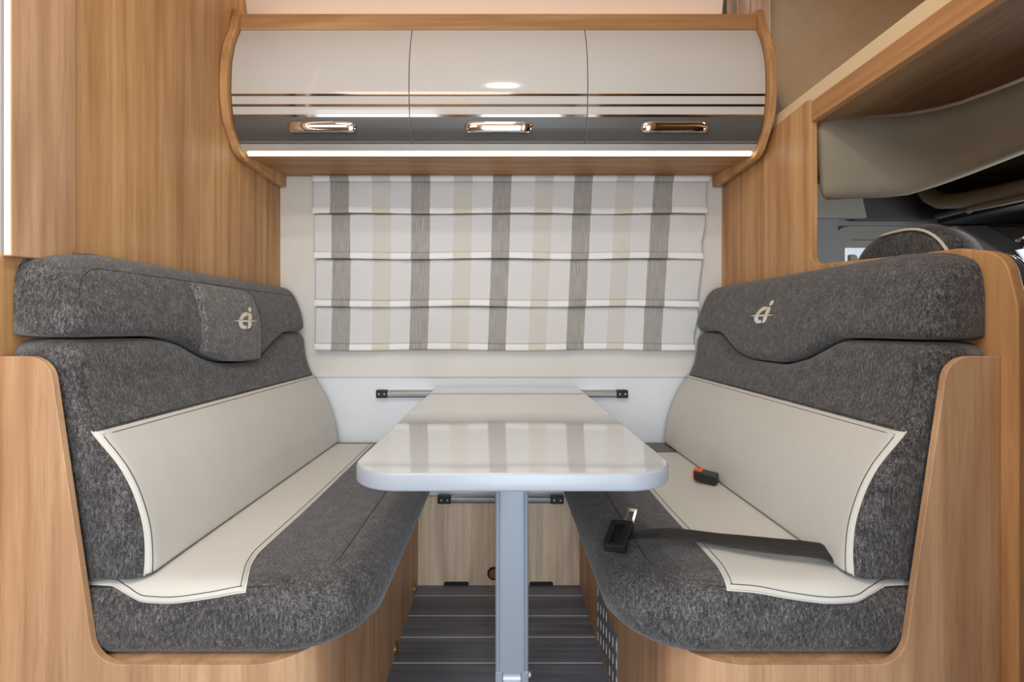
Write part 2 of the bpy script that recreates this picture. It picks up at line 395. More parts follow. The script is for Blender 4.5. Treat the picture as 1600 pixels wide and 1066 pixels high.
# valance and the light strip below the doors
vp = [(1.447, Z(0.527)), (1.462, Z(0.527)), (1.476, Z(0.511)), (1.470, Z(0.508)), (1.458, Z(0.512))]
MB().prism(vp, 'yz', XL, XR).obj('valance', M['valance'], cab)
MB().prism([(1.4625, Z(0.5085)), (1.470, Z(0.507)), (1.4775, Z(0.503)), (1.471, Z(0.500))], 'yz', XL+0.012, XR-0.006).obj('light_strip', M['led_cool'], cab)
MB().box(XL+0.02, XR-0.02, 1.50, 1.512, Z(0.873), Z(0.880)).obj('top_light_strip', M['led_warm'], cab)
cn = MB().prism([(1.550, Z(0.873)), (1.470, 2.0995), (1.480, 2.0995), (1.560, Z(0.873))], 'yz', -0.782, 0.672)
setp(cn.obj('trim_4', M['ceiling']), kind='structure')
bnd = [XL+0.002, -0.2610, 0.2385, XR-0.002]
labels = None
def handle(xc, d):
    z0 = 0.560; h = 0.0145; n = 24; rings = []
    for i in range(n+1):
        u = -1+2*i/n; x = xc+u*0.096
        e = max(0.0, 1-abs(u)**14); hh = h*(0.50+0.50*e**0.5); pro = 0.002+0.011*(1-abs(u)**5)-0.003*(1-u*u)+0.003
        ring = []
        for zz, t in ((-hh, 0), (-hh*0.85, 0.0020), (0, 0.0026), (hh*0.85, 0.0020), (hh, 0), (hh*0.7, -0.002), (-hh*0.7, -0.002)):
            ring.append((x, YD(z0)-pro-t+(-zz)*0.25, Z(z0+zz)))
        rings.append(ring)
    MB().loft(rings).obj('handle', M['chrome'], d, smooth=True)
for k in range(3):
    a, b = bnd[k]+0.0012, bnd[k+1]-0.0012
    def strip(z0, z1, f, bk, n, inset=0.0):
        zs = [lerp(z0, z1, i/n) for i in range(n+1)]
        return [(YD(z)-f, Z(z)) for z in zs]+[(YD(z)+bk, Z(z)) for z in reversed(zs)]
    d = MB().prism(strip(0.531, 0.8555, 0, 0.014, 28), 'yz', a, b).obj('door', M['gloss'], cab, smooth=True)
    md = d.modifiers.new('split', 'EDGE_SPLIT'); md.split_angle = R(40)
    MB().prism(strip(0.5315, 0.5875, 0.0012, -0.0002, 8), 'yz', a+0.0005, b-0.0005).obj('dark_band', M['anthracite'], d)
    for zc, hh in ((0.6445, 0.0028), (0.6170, 0.0028), (0.5900, 0.0032)):
        MB().prism(strip(zc-hh, zc+hh, 0.0018, -0.0002, 2), 'yz', a+0.0005, b-0.0005).obj('mirror_strip', M['bronze'], d)
    handle((-0.510, -0.0105, 0.487)[k], d)

# ================================================================== BLIND
bl = thing('roman_blind', (0.02, YW-0.03, Z(0.53)), 'pale checked roman blind of four folds hanging over the window', 'blind')
stripes = [(0, .016, 1), (.016, .044, 5), (.044, .092, 2), (.092, .150, 1), (.150, .197, 4), (.197, .249, 1), (.249, .297, 2),
           (.297, .357, 1), (.357, .404, 4), (.404, .4555, 1), (.4555, .502, 2), (.502, .562, 1), (.562, .608, 4), (.608, .661, 5),
           (.661, .707, 2), (.707, .767, 1), (.767, .812, 4), (.812, .862, 1), (.862, .911, 2), (.911, .985, 5), (.985, 1.0, 1)]
def bx(u, z):
    t = max(0.0, (0.535-z)/0.620)
    xl = lerp(-0.662, -0.652, min(1, t*2.0)); xr = lerp(0.722, 0.668, t**0.9)
    # sagging waviness on the hanging right border
    return lerp(xl, xr, u)+0.004*math.sin(z*38)*max(0, (u-0.9)*10)
tiers = [(0.512, 0.390, 0.026), (0.392, 0.232, 0.024), (0.234, 0.066, 0.022), (0.068, -0.085, 0.020)]
us = sorted(set([round(s[0]+(s[1]-s[0])*i/4, 5) for s in stripes for i in range(4)]+[1.0]))
def smat(u):
    for a, b, m in stripes:
        if a <= u < b: return m
    return 1
bmats = [M['b_hem'], M['b_white'], M['b_dark'], M['b_hem'], M['b_beige'], M['b_light'], M['b_beige_hem']]
for ti, (zt, zb, dy) in enumerate(tiers):
    rows = [(0.0, 0.000), (0.06, 0.004), (0.25, 0.008), (0.5, 0.010), (0.72, 0.011), (0.93, 0.013), (1.0, 0.014)]
    hemh = 0.021
    zs = [lerp(zt, zb+hemh, r[0]) for r in rows]
    V = []; Fc = []; fm = []
    nu = len(us)
    for (r, off), z in zip(rows, zs):
        for u in us:
            wv = 0.0025*math.sin(u*23+ti*2.1)*r+0.0015*math.sin(u*61+ti+r*3)+(0.004*math.sin(z*60) if u > 0.93 else 0)
            V.append((bx(u, z), YW-0.012-off-wv*0.8, Z(z+0.0015*math.sin(u*15+ti)*r)))
    for j in range(len(rows)-1):
        for i in range(nu-1):
            a = j*nu+i; Fc.append((a, a+1, a+1+nu, a+nu)); fm.append(smat((us[i]+us[i+1])/2))
    o = mesh_obj('fold', V, Fc, bmats, bl, smooth=True, fm=fm, recalc=False)
    sd = o.modifiers.new('thick', 'SOLIDIFY'); sd.thickness = 0.001; sd.offset = 0
    # doubled hem, proud of the cloth, rolled under at the bottom
    prof = [(zb+hemh+0.001, 0.0150), (zb+hemh*0.8, 0.0175), (zb+hemh*0.4, 0.0185), (zb+0.003, 0.0185), (zb, 0.0165), (zb+0.001, 0.012), (zb+0.006, 0.010)]
    V = []; Fc = []; fm = []
    for z, off in prof:
        for u in us:
            wv = 0.0025*math.sin(u*23+ti*2.1)+0.0015*math.sin(u*61+ti+3)
            V.append((bx(u, z), YW-0.012-off-wv*0.8, Z(z+0.0022*math.sin(u*15+ti)+(0.004 if ti < 3 else 0)*((0.5-u)*0 + (u-0.5)**2*-1))))
    for j in range(len(prof)-1):
        for i in range(nu-1):
            a = j*nu+i; m0 = smat((us[i]+us[i+1])/2)
            Fc.append((a, a+1, a+1+nu, a+nu)); fm.append({1: 0, 5: 0, 2: 2, 4: 6}[m0])
    mesh_obj('hem', V, Fc, bmats, bl, smooth=True, fm=fm, recalc=False)
V = []; Fc = []; fm = []
for z in (0.5225, 0.501):
    for u in us: V.append((bx(u, z), YW-0.024+0.001*math.sin(u*30), Z(z)))
for i in range(len(us)-1):
    Fc.append((i, i+1, i+1+len(us), i+len(us))); fm.append({1: 0, 5: 0, 2: 2, 4: 4}[smat((us[i]+us[i+1])/2)])
o = mesh_obj('heading_band', V, Fc, bmats, bl, smooth=True, fm=fm, recalc=False)
sd = o.modifiers.new('thick', 'SOLIDIFY'); sd.thickness = 0.002

# ================================================================== BENCHES
LW = curve([(.78, -.020), (1.0, -.022), (1.066, -.031), (1.157, -.068), (1.25, -.090), (1.345, -.0965), (1.416, -.093), (1.517, -.050), (1.605, -.022), (1.75, -.018)])
RW = curve([(.78, -.024), (1.01, -.026), (1.071, -.047), (1.13, -.071), (1.248, -.093), (1.36, -.093), (1.45, -.080), (1.50, -.055), (1.56, -.026), (1.607, -.020), (1.75, -.019)])
BX = curve([(-.46, .571), (-.41, .572), (-.345, .580), (-.285, .597), (-.235, .618), (-.17, .658), (-.12, .678), (-.07, .686), (0, .688)])
HX = curve([(0, .790), (.004, .757), (.012, .739), (.028, .723), (.055, .709), (.09, .697), (.125, .690), (.16, .688), (.24, .690)])
YN, YF = 0.797, 1.752
NE = curve([(0, .085), (.003, .056), (.010, .037), (.03, .022), (.07, .010), (.15, 0)])
def delta(y, rn=0.03, rf=0.03):
    for e, r in ((y-YN, rn), (YF-y, rf)):
        if e < r: e = max(e, 0); return r-math.sqrt(max(0, r*r-(r-e)**2))
    return 0
def ystations(rn=0.03, rf=0.03, n=56):
    A = [YN+rn*(1-math.cos(math.pi/2*i/8)) for i in range(8)]; B = [YF-rf*(1-math.cos(math.pi/2*i/8)) for i in range(7, -1, -1)]
    return A+[lerp(YN+rn, YF-rf, i/n) for i in range(n+1)]+B

def bench(sx):
    L = sx < 0; side = 'left' if L else 'right'
    xw = (lambda X: -X) if L else (lambda X: X-0.011)
    W = LW if L else RW
    xb = 0.296 if L else 0.282       # base front
    outer = 0.7825
    base = thing('bench_base', (xw(0.55), 1.2, 0), 'oak base of the %s bench with slanted side panel and rounded corner' % side, 'bench', 'oak benches either side of the table')
    P = fillet([(outer, YF, 0), (outer, 0.7855, 0), (0.50, 0.7855, 0), (0.50, 0.773, 0), (xb, 0.773, 0.15), (xb, YF, 0)], 18)
    MB().prism([(xw(x), y) for x, y in P], 'xy', 0.0, Z(-0.5262)).obj('body', M['oak_bench'], base, bevel=0.001)
    # side panel facing the aisle, in front of the cushion ends
    P3 = fillet([(outer, 0.0005, 0), (0.5003, 0.0005, 0), (0.5003, Z(-0.5262), 0), (0.632, Z(-0.5250), 0.045), (0.702, Z(-0.0477), 0.040), (outer, Z(-0.0477), 0)], 8)
    MB().prism([(xw(x), z) for x, z in P3], 'xz', 0.773, 0.7845).obj('side_panel', M['oak_bench'], base, bevel=0.0012)
    if L:
        for y, z in ((1.685, 0.019), (1.383, 0.012)):
            b = MB(); b.cyl((-xb, y, z+0.006), (1, 0, 0), 0.017, 0.004, 24); b.obj('brass_cap', M['brass'], base)
    # ---- lower backrest
    back = thing('backrest_cushion', (xw(0.68), 1.27, Z(-0.42)), ('left' if L else 'right')+' bench backrest cushion in charcoal fabric with beige leather panel', 'cushion', 'backrest cushions of the two benches')
    rings = []
    for y in ystations():
        d = delta(y); zt = W(y)-0.003-d; r = 0.035; ring = []
        zs = [-0.4050]+[lerp(-0.402, zt-r, i/14) for i in range(15)]
        for z in zs: ring.append((xw(BX(z)+d), y, Z(z)))
        xf = BX(zt-r)+d
        for i in range(1, 7):
            a = math.pi/2*i/6; ring.append((xw(xf+r*(1-math.cos(a))), y, Z(zt-r+r*math.sin(a))))
        ring.append((xw(outer-0.002), y, Z(zt))); ring.append((xw(outer-0.002), y, Z(-0.4050)))
        rings.append(ring)
    MB().loft(rings).obj('body', M['fabric'], back, smooth=True)
    SB = lambda y, z: BX(z)+delta(y)
    def overlay(name, m, parent, region, surf, t, nu=60, nv=26, bury=0.006):
        V = []; Fc = []
        U = [0, 0.004, 0.010]+[lerp(0.02, 0.98, k/(nu-6)) for k in range(nu-5)]+[0.990, 0.996, 1]
        Q = [0, 0.006, 0.016]+[lerp(0.035, 0.965, k/(nv-6)) for k in range(nv-5)]+[0.984, 0.994, 1]
        nu = len(U)-1; nv = len(Q)-1
        for i in range(nu+1):
            for j in range(nv+1):
                y, z = region(U[i], Q[j])
                e = min(i, nu-i, nv-j, j); e = (0, .72, .93, 1)[min(e, 3)]; off = -bury+(t+bury)*e
                V.append((xw(surf(y, z)-off), y, Z(z)))
        for i in range(nu):
            for j in range(nv):
                a = i*(nv+1)+j; Fc.append((a, a+1, a+nv+2, a+nv+1))
        return mesh_obj(name, V, Fc, m, parent, smooth=True)
    def reg(u, v):   # v 0 bottom .. 1 top ; u 0 near .. 1 far, near border shaped like an S
        z = lerp(-0.4046, -0.171, v)
        near = YN+0.009+0.009*math.sin(math.pi*min(1, v*1.0))*(v < 1)-0.0
        uu = u**1.25
        return lerp(near, YF-0.004, uu), z
    lp = overlay('leather_panel', M['leather'], back, reg, SB, 0.004, nu=80)
    lp['label'] = 'beige leather panel'
    pts = [(xw(SB(reg(0.0, v)[0]+0.001, reg(0, v)[1])-0.001), reg(0.0, v)[0]+0.001, Z(reg(0, v)[1])) for v in [i/24 for i in range(25)]]
    MB().tube(pts, 0.0014, 7).obj('piping', M['piping'], back, smooth=True)
    st = MB()
    pn = [(xw(SB(reg(0, v)[0]+0.008, reg(0, v)[1])-0.0042), reg(0, v)[0]+0.008, Z(reg(0, v)[1])) for v in [i/24 for i in range(24)]]
    pt = [(xw(SB(y, -0.178)-0.0042), y, Z(-0.178)) for y in [lerp(YN+0.018, YF-0.01, i/40) for i in range(41)]]
    st.tube(pn, 0.0007, 5); st.tube(pt, 0.0006, 5); st.obj('stitching', M['seam'], back)
    gap = [(xw(SB(y, -0.168)-0.001), y, Z(-0.1685)) for y in [lerp(YN+0.006, YF-0.01, i/40) for i in range(41)]]
    MB().tube(gap, 0.0009, 5).obj('seam', M['seam'], back)
    sm = [(xw(SB(YN+0.02, z)-0.0004), YN+0.02, Z(z)) for z in [lerp(-0.15, -0.06, i/16) for i in range(17)]]
    MB().tube(sm, 0.0006, 5).obj('side_seam', M['seam'], back)
    # ---- headrest
    head = thing('headrest_cushion', (xw(0.74), 1.27, Z(-0.02)), ('left' if L else 'right')+' bench headrest cushion in charcoal fabric, wavy lower edge, %s' % ('with raised logo pad' if L else 'logo stitched straight on it'), 'cushion', 'headrest cushions of the two benches')
    def ht(y):
        t = 0.136
        for e, r in ((y-YN, 0.085), (YF-y, 0.035)):
            if r > 0.05: t -= NE(e)
            elif e < r: t -= (r-math.sqrt(max(0, r*r-(r-max(e, 0))**2)))*(0.95)
        return t
    rings = []
    for y in ystations(0.03, 0.03, 70):
        d = delta(y); zt = ht(y); zb = W(y)+0.0015+d*0.25; ring = []
        hh = zt-zb
        fr = [0.0, .03, .07, .12, .2, .3, .4, .5, .6, .7, .78, .85, .9, .94, .97, .985, .995, 1.0]
        for f in fr:
            z = zb+hh*f; x = HX(min(zt-z, 0.236))+d*0.9
            if f == 0: x += 0.014
            elif f < 0.05: x += 0.006
            elif f < 0.1: x += 0.002
            ring.append((xw(min(x, outer-0.003)), y, Z(z)))
        ring.append((xw(outer-0.002), y, Z(zt))); ring.append((xw(outer-0.002), y, Z(zb)))
        rings.append(ring)
    MB().loft(rings).obj('body', M['fabric'], head, smooth=True)
    SH = lambda y, z: HX(max(0, min(ht(y)-z, 0.236)))+delta(y)*0.9
    arc = []
    for i in range(41):
        t = i/40
        if t < 0.3:
            a = t/0.3*math.pi/2; y = YN+0.095-0.062*math.sin(a) if False else YN+0.032+0.07*(1-math.cos(a)); z = 0.03+0.072*math.sin(a)
        else:
            y = lerp(YN+0.102, YF-0.03, (t-0.3)/0.7); z = 0.102
        arc.append((xw(SH(y, z)-0.0002), y, Z(z)))
    if L: MB().tube(arc, 0.0006, 5).obj('seam', M['seam'], head)
    lsurf = SH
    lpar = head
    if L:
        def regp(u, v):
            y = lerp(1.142, 1.392, u)+(0.004*math.sin(math.pi*v)*(u-0.3))
            return y-(0.010*v*v*u), lerp(W(y)+0.002, 0.1005-0.006*u-0.010*max(0, u-0.8)*5*max(0, u-0.8)*5, v)
        pad = overlay('logo_pad', M['fabric_pad'], head, regp, SH, 0.017, nu=28, nv=30, bury=0.006)
        pad['label'] = 'lighter grey raised fabric pad'
        lsurf = lambda y, z: SH(y, z)-0.0160; lpar = head
    # stitched emblem: ring letters cut by a long thin line, dot above
    yc, zc = (1.306, 0.0125) if L else (1.313, 0.027)
    def em(u, v):   # u, v in emblem units
        y = yc+(u-650)/3706*(1 if L else -1); z = zc-(v-573)/7045
        return (xw(lsurf(y, z)-0.0012), y, Z(z))
    def band(outer_, inner_, mtl, nm):
        V = []; Fc = []; n = len(outer_)
        for (a, b) in zip(outer_, inner_):
            V.append(em(*a)); V.append(em(*b))
        for i in range(n-1): Fc.append((2*i, 2*i+1, 2*i+3, 2*i+2))
        o = mesh_obj('emblem', V, Fc, mtl, lpar, recalc=False)
        s = o.modifiers.new('t', 'SOLIDIFY'); s.thickness = 0.0012; s.offset = 0; return o
    band([(725, 415), (680, 412), (635, 430), (590, 475), (560, 520), (540, 556)], [(708, 478), (690, 480), (668, 488), (640, 508), (618, 532), (604, 556)], M['logo_gold'], '')
    band([(735, 425), (728, 470), (722, 510), (715, 556)], [(785, 425), (793, 470), (785, 520), (772, 556)], M['logo_gold'], '')
    band([(530, 592), (532, 640), (548, 685), (575, 712), (610, 722), (662, 718)], [(600, 592), (600, 622), (606, 645), (620, 658), (638, 662), (664, 656)], M['logo_white'], '')
    band([(706, 592), (704, 630), (697, 670), (683, 714)], [(766, 592), (762, 640), (745, 690), (712, 713)], M['logo_white'], '')
    band([(440, 573), (530, 564), (650, 561), (780, 564), (885, 573)], [(440, 575), (530, 586), (650, 592), (780, 584), (885, 575)], M['logo_white'], '')
    el = [(785+30*math.cos(a)+8*math.sin(a), 355-48*math.sin(a)) for a in [2*math.pi*i/16 for i in range(16)]]
    band([el[i] for i in range(0, 9)], [el[-i] for i in range(0, 9)], M['logo_gold'], '')
    # ---- seat cushion
    xi = 0.214 if L else 0.191
    seat = thing('seat_cushion', (xw(0.5), 1.25, Z(-0.531)), ('left' if L else 'right')+' bench seat cushion in charcoal fabric with beige leather strip %s' % ('and nothing lying on it' if L else 'under the loose black belt'), 'cushion', 'seat cushions of the two benches')
    prof = [(-.525, .045, .022), (-.519, .020, .010), (-.506, .006, .003), (-.480, 0, 0), (-.456, .005, .0015), (-.440, .015, .004), (-.428, .032, .009),
            (-.420, .052, .0165), (-.415, .074, .027), (-.412, .105, .045), (-.4105, .150, .080), (-.4100, .22, .2)]
    rings = []
    for z, ax, ay in prof:
        P = fillet([(0.770, YF-0.002, 0), (0.770, YN-0.012+ay, 0.012), (xi+ax, YN-0.012+ay, max(0.03, 0.135-ax*0.4)), (xi+ax, YF-0.002, 0.012)], 16)
        rings.append([(xw(x), y, Z(z)) for x, y in P])
    MB().loft(rings).obj('body', M['fabric'], seat, smooth=True)
    # fine seam round the top edge
    P = fillet([(0.66, YF-0.01, 0), (0.66, YN+0.0045, 0.001), (xi+0.076, YN+0.0045, 0.105), (xi+0.076, YF-0.01, 0)], 20)
    P = P[2:]
    sz = curve([(YN, -.4175), (YN+0.02, -.4125), (YN+0.1, -.4118), (YF, -.4118)])
    MB().tube([(xw(x), y, Z(lerp(-0.4196, -0.4146, min(1, max(0, (y-YN-0.005)/0.10))))) for x, y in P[:-1]+[(P[-1][0], YF-0.01)]], 0.0009, 5).obj('seam', M['seam'], seat)
    pl_ = [(-.012, -.480), (-.0105, -.456), (-.008, -.440), (-.003, -.428), (.0045, -.420), (.015, -.415), (.033, -.412), (.068, -.4105), (.188, -.410), (YF-YN, -.410)]
    acc = [0.0]
    for a, b in zip(pl_[:-1], pl_[1:]): acc.append(acc[-1]+math.hypot(b[0]-a[0], b[1]-a[1]))
    fy = curve([(acc[i], pl_[i][0]) for i in range(len(pl_))]); fz = curve([(acc[i], pl_[i][1]) for i in range(len(pl_))])
    def sp(s_, off):     # a point at arc length s_ over the rounded front, lifted by off
        y0, z0 = fy(s_), fz(s_); ty, tz = fy(s_+0.002)-fy(s_-0.002), fz(s_+0.002)-fz(s_-0.002); l = math.hypot(ty, tz) or 1
        return y0-tz/l*off, z0+ty/l*off
    sz_ = curve([(z, a) for (y, z), a in zip(pl_[:9], acc[:9])])
    if L: XB = curve([(0.77, .405), (0.80, .411), (0.82, .418), (0.86, .432), (0.91, .440), (1.1, .438), (1.4, .441), (1.75, .447)]); yfar = YF-0.006
    else: XB = curve([(0.77, .366), (0.82, .374), (0.86, .378), (0.91, .378), (1.1, .376), (1.4, .381), (1.75, .385)]); yfar = 1.625
    sfar = acc[-1]-(YF-yfar)
    nearz = curve([(.36, -.4225), (.41, -.425), (.47, -.433), (.53, -.4385), (.565, -.437), (.60, -.426), (.63, -.4185), (.70, -.417)])
    V = []; Fc = []; nu, nv = 70, 40
    for i in range(nu+1):
        for j in range(nv+1):
            v = j/nv
            sb = sz_(nearz(lerp(0.68, XB(0.79), v))); s_ = lerp(sb, sfar, (i/nu)**1.9)
            xx = lerp(0.68, XB(YN+fy(s_)), v)
            if j == nv-1: xx = XB(YN+fy(s_))+0.0012
            if i == 1: s_ = sb+0.0012
            e = min(i, nu-i, nv-j, 2); off = (-0.004, 0.0028, 0.0036)[e]
            yy, zz = sp(s_, off); V.append((xw(xx), YN+yy, Z(zz)))
    for i in range(nu):
        for j in range(nv):
            a = i*(nv+1)+j; Fc.append((a, a+1, a+nv+2, a+nv+1))
    s = mesh_obj('leather_panel', V, Fc, M['leather'], seat, smooth=True); s['label'] = 'beige leather strip'
    tb = MB()
    def along(dx, ds, off, r, mb):
        sb = sz_(nearz(XB(0.79)))+ds; P_ = []
        for i in range(61):
            s_ = lerp(sb, sfar-0.006, (i/60)**1.5); yy, zz = sp(s_, off); P_.append((xw(XB(YN+fy(s_))+dx), YN+yy, Z(zz)))
        mb.tube(P_, r, 5)
    def across(ds, off, r, mb, x1=0.0):
        P_ = []
        for i in range(41):
            x = lerp(0.69, XB(0.79)+x1, i/40); yy, zz = sp(sz_(nearz(x))+ds, off); P_.append((xw(x), YN+yy, Z(zz)))
        mb.tube(P_, r, 5)
    along(0.008, 0.008, 0.0038, 0.00065, tb); across(0.008, 0.0038, 0.00065, tb, 0.008)
    tb.obj('stitching', M['seam'], seat)
    pb = MB(); along(0, 0, 0.0008, 0.0013, pb); across(0, 0.0008, 0.0015, pb); pb.obj('piping', M['piping'], seat, smooth=True)
    return base
base_l = bench(-1); base_r = bench(1)

# perforated patch low on the right base
gx = 0.2710
gp = MB().box(gx-0.0022, gx+0.001, 1.175, 1.412, 0.024, 0.175).obj('mesh_patch', M['grille'], base_r); gp['label'] = 'blue grey patch printed with pale dashes'
db = MB()
for c in range(7):
    y = 1.405-c*0.0375
    for r_ in range(4):
        z = 0.028+r_*0.042+(c*0.0125) % 0.042
        if z+0.020 < 0.176: db.box(gx-0.0032, gx-0.002, y-0.006, y, z, z+0.022)
o = db.obj('pale_dashes', M['logo_white'], base_r); o['kind'] = 'stuff'

# ================================================================== TABLE
tb = thing('dining_table', (0.016, 1.2, 0), 'pale gloss table with rounded corners on one grey leg between the benches', 'table')
P = fillet([(-0.2290, 1.741, 0.012), (-0.2290, 0.716, 0.078), (0.2600, 0.716, 0.078), (0.2600, 1.741, 0.012)], 18)
def inset(P, d):
    n = len(P); out = []
    for i in range(n):
        a = Vector(P[i-1]); b = Vector(P[(i+1) % n]); t = (b-a).normalized(); out.append((P[i][0]-t.y*d, P[i][1]+t.x*d))
    return out
ar = sum(P[i-1][0]*P[i][1]-P[i][0]*P[i-1][1] for i in range(len(P)))
dd = 1 if ar > 0 else -1
MB().prism(inset(P, 0.0022*dd), 'xy', Z(-0.2385), Z(-0.2119)).obj('tabletop', M['top'], tb, bevel=0.0008)
rg = []
for z, d in ((-0.2388, 0.010), (-0.2388, 0.003), (-0.2375, 0.0008), (-0.235, 0), (-0.2155, 0), (-0.2130, 0.0008), (-0.2120, 0.0024)):
    rg.append([(x, y, Z(z)) for x, y in inset(P, d*dd)])
MB().loft(rg, cap=False).obj('edge_band', M['edge'], tb, smooth=True)
lx = 0.0225
def oval(hw, hd, r): return fillet([(lx-hw, 1.20-hd, r), (lx+hw, 1.20-hd, r), (lx+hw, 1.20+hd, r), (lx-hw, 1.20+hd, r)], 6)
MB().prism(oval(0.0395, 0.019, 0.008), 'xy', 0.095, Z(-0.2386)).obj('leg', M['leg'], tb, smooth=True).modifiers.new('s', 'EDGE_SPLIT').split_angle = R(50)
MB().prism(fillet([(lx-0.032, 1.176, 0.008), (lx+0.032, 1.176, 0.012), (lx+0.032, 1.19, 0), (lx-0.032, 1.19, 0)], 6), 'xy', 0.094, Z(-0.2386)).obj('leg_face', M['leg'], tb, smooth=True).modifiers.new('s', 'EDGE_SPLIT').split_angle = R(50)
for a, b in ((-0.0395, -0.0215), (0.0215, 0.0395)):
    MB().box(lx+a, lx+b, 1.178, 1.222, 0.058, 0.0955).obj('hinge_cheek', M['leg'], tb, bevel=0.003)
MB().cyl((lx-0.0208, 1.196, 0.070), (1, 0, 0), 0.0170, 0.0416, 24).obj('hinge_barrel', M['leg_light'], tb, smooth=True).modifiers.new('s', 'EDGE_SPLIT').split_angle = R(50)
MB().box(lx-0.0205, lx+0.0205, 1.184, 1.212, 0.008, 0.068).obj('foot', M['leg_light'], tb, bevel=0.003)
MB().box(lx-0.045, lx+0.045, 1.165, 1.235, 0.0, 0.009).obj('foot_plate', M['black'], tb, bevel=0.003)
MB().cyl((lx+0.0395, 1.194, 0.078), (1, 0, 0), 0.0065, 0.006, 16).obj('bolt', M['leg_light'], tb, bevel=0.001)

def rail(x0, x1, zc, bw, h, y1, label):
    r = thing('table_rail', ((x0+x1)/2, y1-0.01, Z(zc)), label, 'rail', 'aluminium rails on the wall behind the table')
    prof = fillet([(y1, Z(zc-h/2), 0), (y1-0.016, Z(zc-h/2), 0.003), (y1-0.018, Z(zc+h*0.15), 0.002), (y1-0.010, Z(zc+h/2), 0.003), (y1, Z(zc+h/2), 0)], 3)
    MB().prism(prof, 'yz', x0+bw, x1-bw).obj('profile', M['alu'], r)
    MB().box(x0+bw+0.001, x1-bw-0.001, y1-0.0190, y1-0.0172, Z(zc-h*0.40), Z(zc-h*0.30)).obj('groove', M['cab_dark'], r)
    for a, b in ((x0, x0+bw), (x1-bw, x1)):
        c = MB().box(a, b, y1-0.021, y1, Z(zc-h/2-0.001), Z(zc+h/2+0.001)).obj('end_bracket', M['black'], r, bevel=0.003)
        s = MB()
        for fx in (0.28, 0.75): s.cyl((lerp(a, b, fx), y1-0.022, Z(zc)), (0, 1, 0), 0.0032, 0.0015, 10)
        s.obj('screws', M['alu'], c)
rail(-0.443, 0.440, -0.2395, 0.040, 0.026, YW+0.006, 'aluminium rail with black ends on the white wall above table height')
rail(-0.225, 0.213, -0.606, 0.046, 0.026, YW-0.008, 'shorter aluminium rail with black ends low on the wall under the table')

# ================================================================== BELTS ON THE RIGHT BENCH
belt = thing('seat_belt', (0.38, 0.92, Z(-0.40)), 'loose black lap belt with metal tongue lying on the right seat cushion', 'seat belt')
path = [(0.236, 0.948, -0.405, 0.0), (0.262, 0.944, -0.398, 0.0), (0.30, 0.942, -0.397, 0.15), (0.345, 0.936, -0.398, 0.2), (0.39, 0.920, -0.399, 0.25),
        (0.43, 0.898, -0.397, 0.35), (0.475, 0.877, -0.395, 0.4), (0.52, 0.864, -0.394, 0.4), (0.545, 0.855, -0.394, 0.4), (0.5595, 0.849, -0.398, 0.2)]
fx = [curve([(i, p[k]) for i, p in enumerate(path)]) for k in range(4)]
rings = []
for i in range(73):
    t = i*(len(path)-1)/72; c = Vector((fx[0](t), fx[1](t), fx[2](t))); c2 = Vector((fx[0](t+0.05), fx[1](t+0.05), fx[2](t+0.05)))
    if t >= 8.9: c2 = c+(c-Vector((fx[0](t-0.05), fx[1](t-0.05), fx[2](t-0.05))))
    tg = (c2-c).normalized(); sd_ = tg.cross(Vector((0, 0, 1))).normalized(); a = fx[3](t)
    up = Vector((0, 0, 1)); wd = sd_*math.cos(a)*1 - up*math.sin(a)*1; nn = wd.cross(tg).normalized()
    if nn.z < 0: nn = -nn
    hw = 0.0185; z0 = Vector((0, 0, H+0.0025+0.012*math.sin(a)*1.2))
    ring = []
    for s_, th in ((-1, 0), (-0.9, .0011), (0, .0016), (0.9, .0011), (1, 0), (0.9, -.0011), (-0.9, -.0011)):
        ring.append(c+z0+wd*hw*s_+nn*th)
    rings.append(ring)
MB().loft(rings).obj('webbing', M['webbing'], belt, smooth=True)
# tongue housing: open frame with a bar, local frame turned on the cushion
def frame_xf(o, u, v, n_):
    return lambda a, b, c: tuple(Vector(o)+Vector(u)*a+Vector(v)*b+Vector(n_)*c)
u = Vector((0.86, -0.50, 0.10)).normalized(); v = Vector((0.42, 0.84, 0.34)).normalized(); n_ = u.cross(v).normalized(); v = n_.cross(u).normalized()
T = frame_xf((0.2205, 0.945, Z(-0.398)), u, v, n_)
def lbox(mb, x0, x1, y0, y1, z0, z1, TT):
    V = [TT(x, y, z) for z in (z0, z1) for y in (y0, y1) for x in (x0, x1)]
    mb.add(V, [(0, 2, 3, 1), (4, 5, 7, 6), (0, 1, 5, 4), (2, 6, 7, 3), (0, 4, 6, 2), (1, 3, 7, 5)])
hb = MB()
lbox(hb, -0.021, -0.010, -0.034, 0.034, -0.008, 0.010, T); lbox(hb, 0.008, 0.021, -0.034, 0.034, -0.008, 0.010, T)
lbox(hb, -0.021, 0.021, -0.036, -0.026, -0.008, 0.009, T); lbox(hb, -0.021, 0.021, 0.026, 0.036, -0.008, 0.009, T)
lbox(hb, -0.012, 0.010, -0.028, 0.028, -0.008, 0.001, T)
hb.obj('tongue_housing', M['black'], belt, bevel=0.002)
tg = MB()
T2 = frame_xf((0.2520, 0.985, Z(-0.379)), Vector((0.40, 0.84, 0.36)).normalized(), Vector((0.9, -0.42, 0.0)).normalized(), Vector((-0.3, -0.3, 0.9)).normalized())
lbox(tg, -0.024, -0.014, -0.010, 0.010, -0.001, 0.001, T2); lbox(tg, 0.018, 0.027, -0.010, 0.010, -0.001, 0.001, T2)
lbox(tg, -0.016, 0.020, -0.010, -0.005, -0.001, 0.001, T2); lbox(tg, -0.016, 0.020, 0.005, 0.010, -0.001, 0.001, T2)
tg.obj('metal_tongue', M['chrome'], belt, bevel=0.0005)
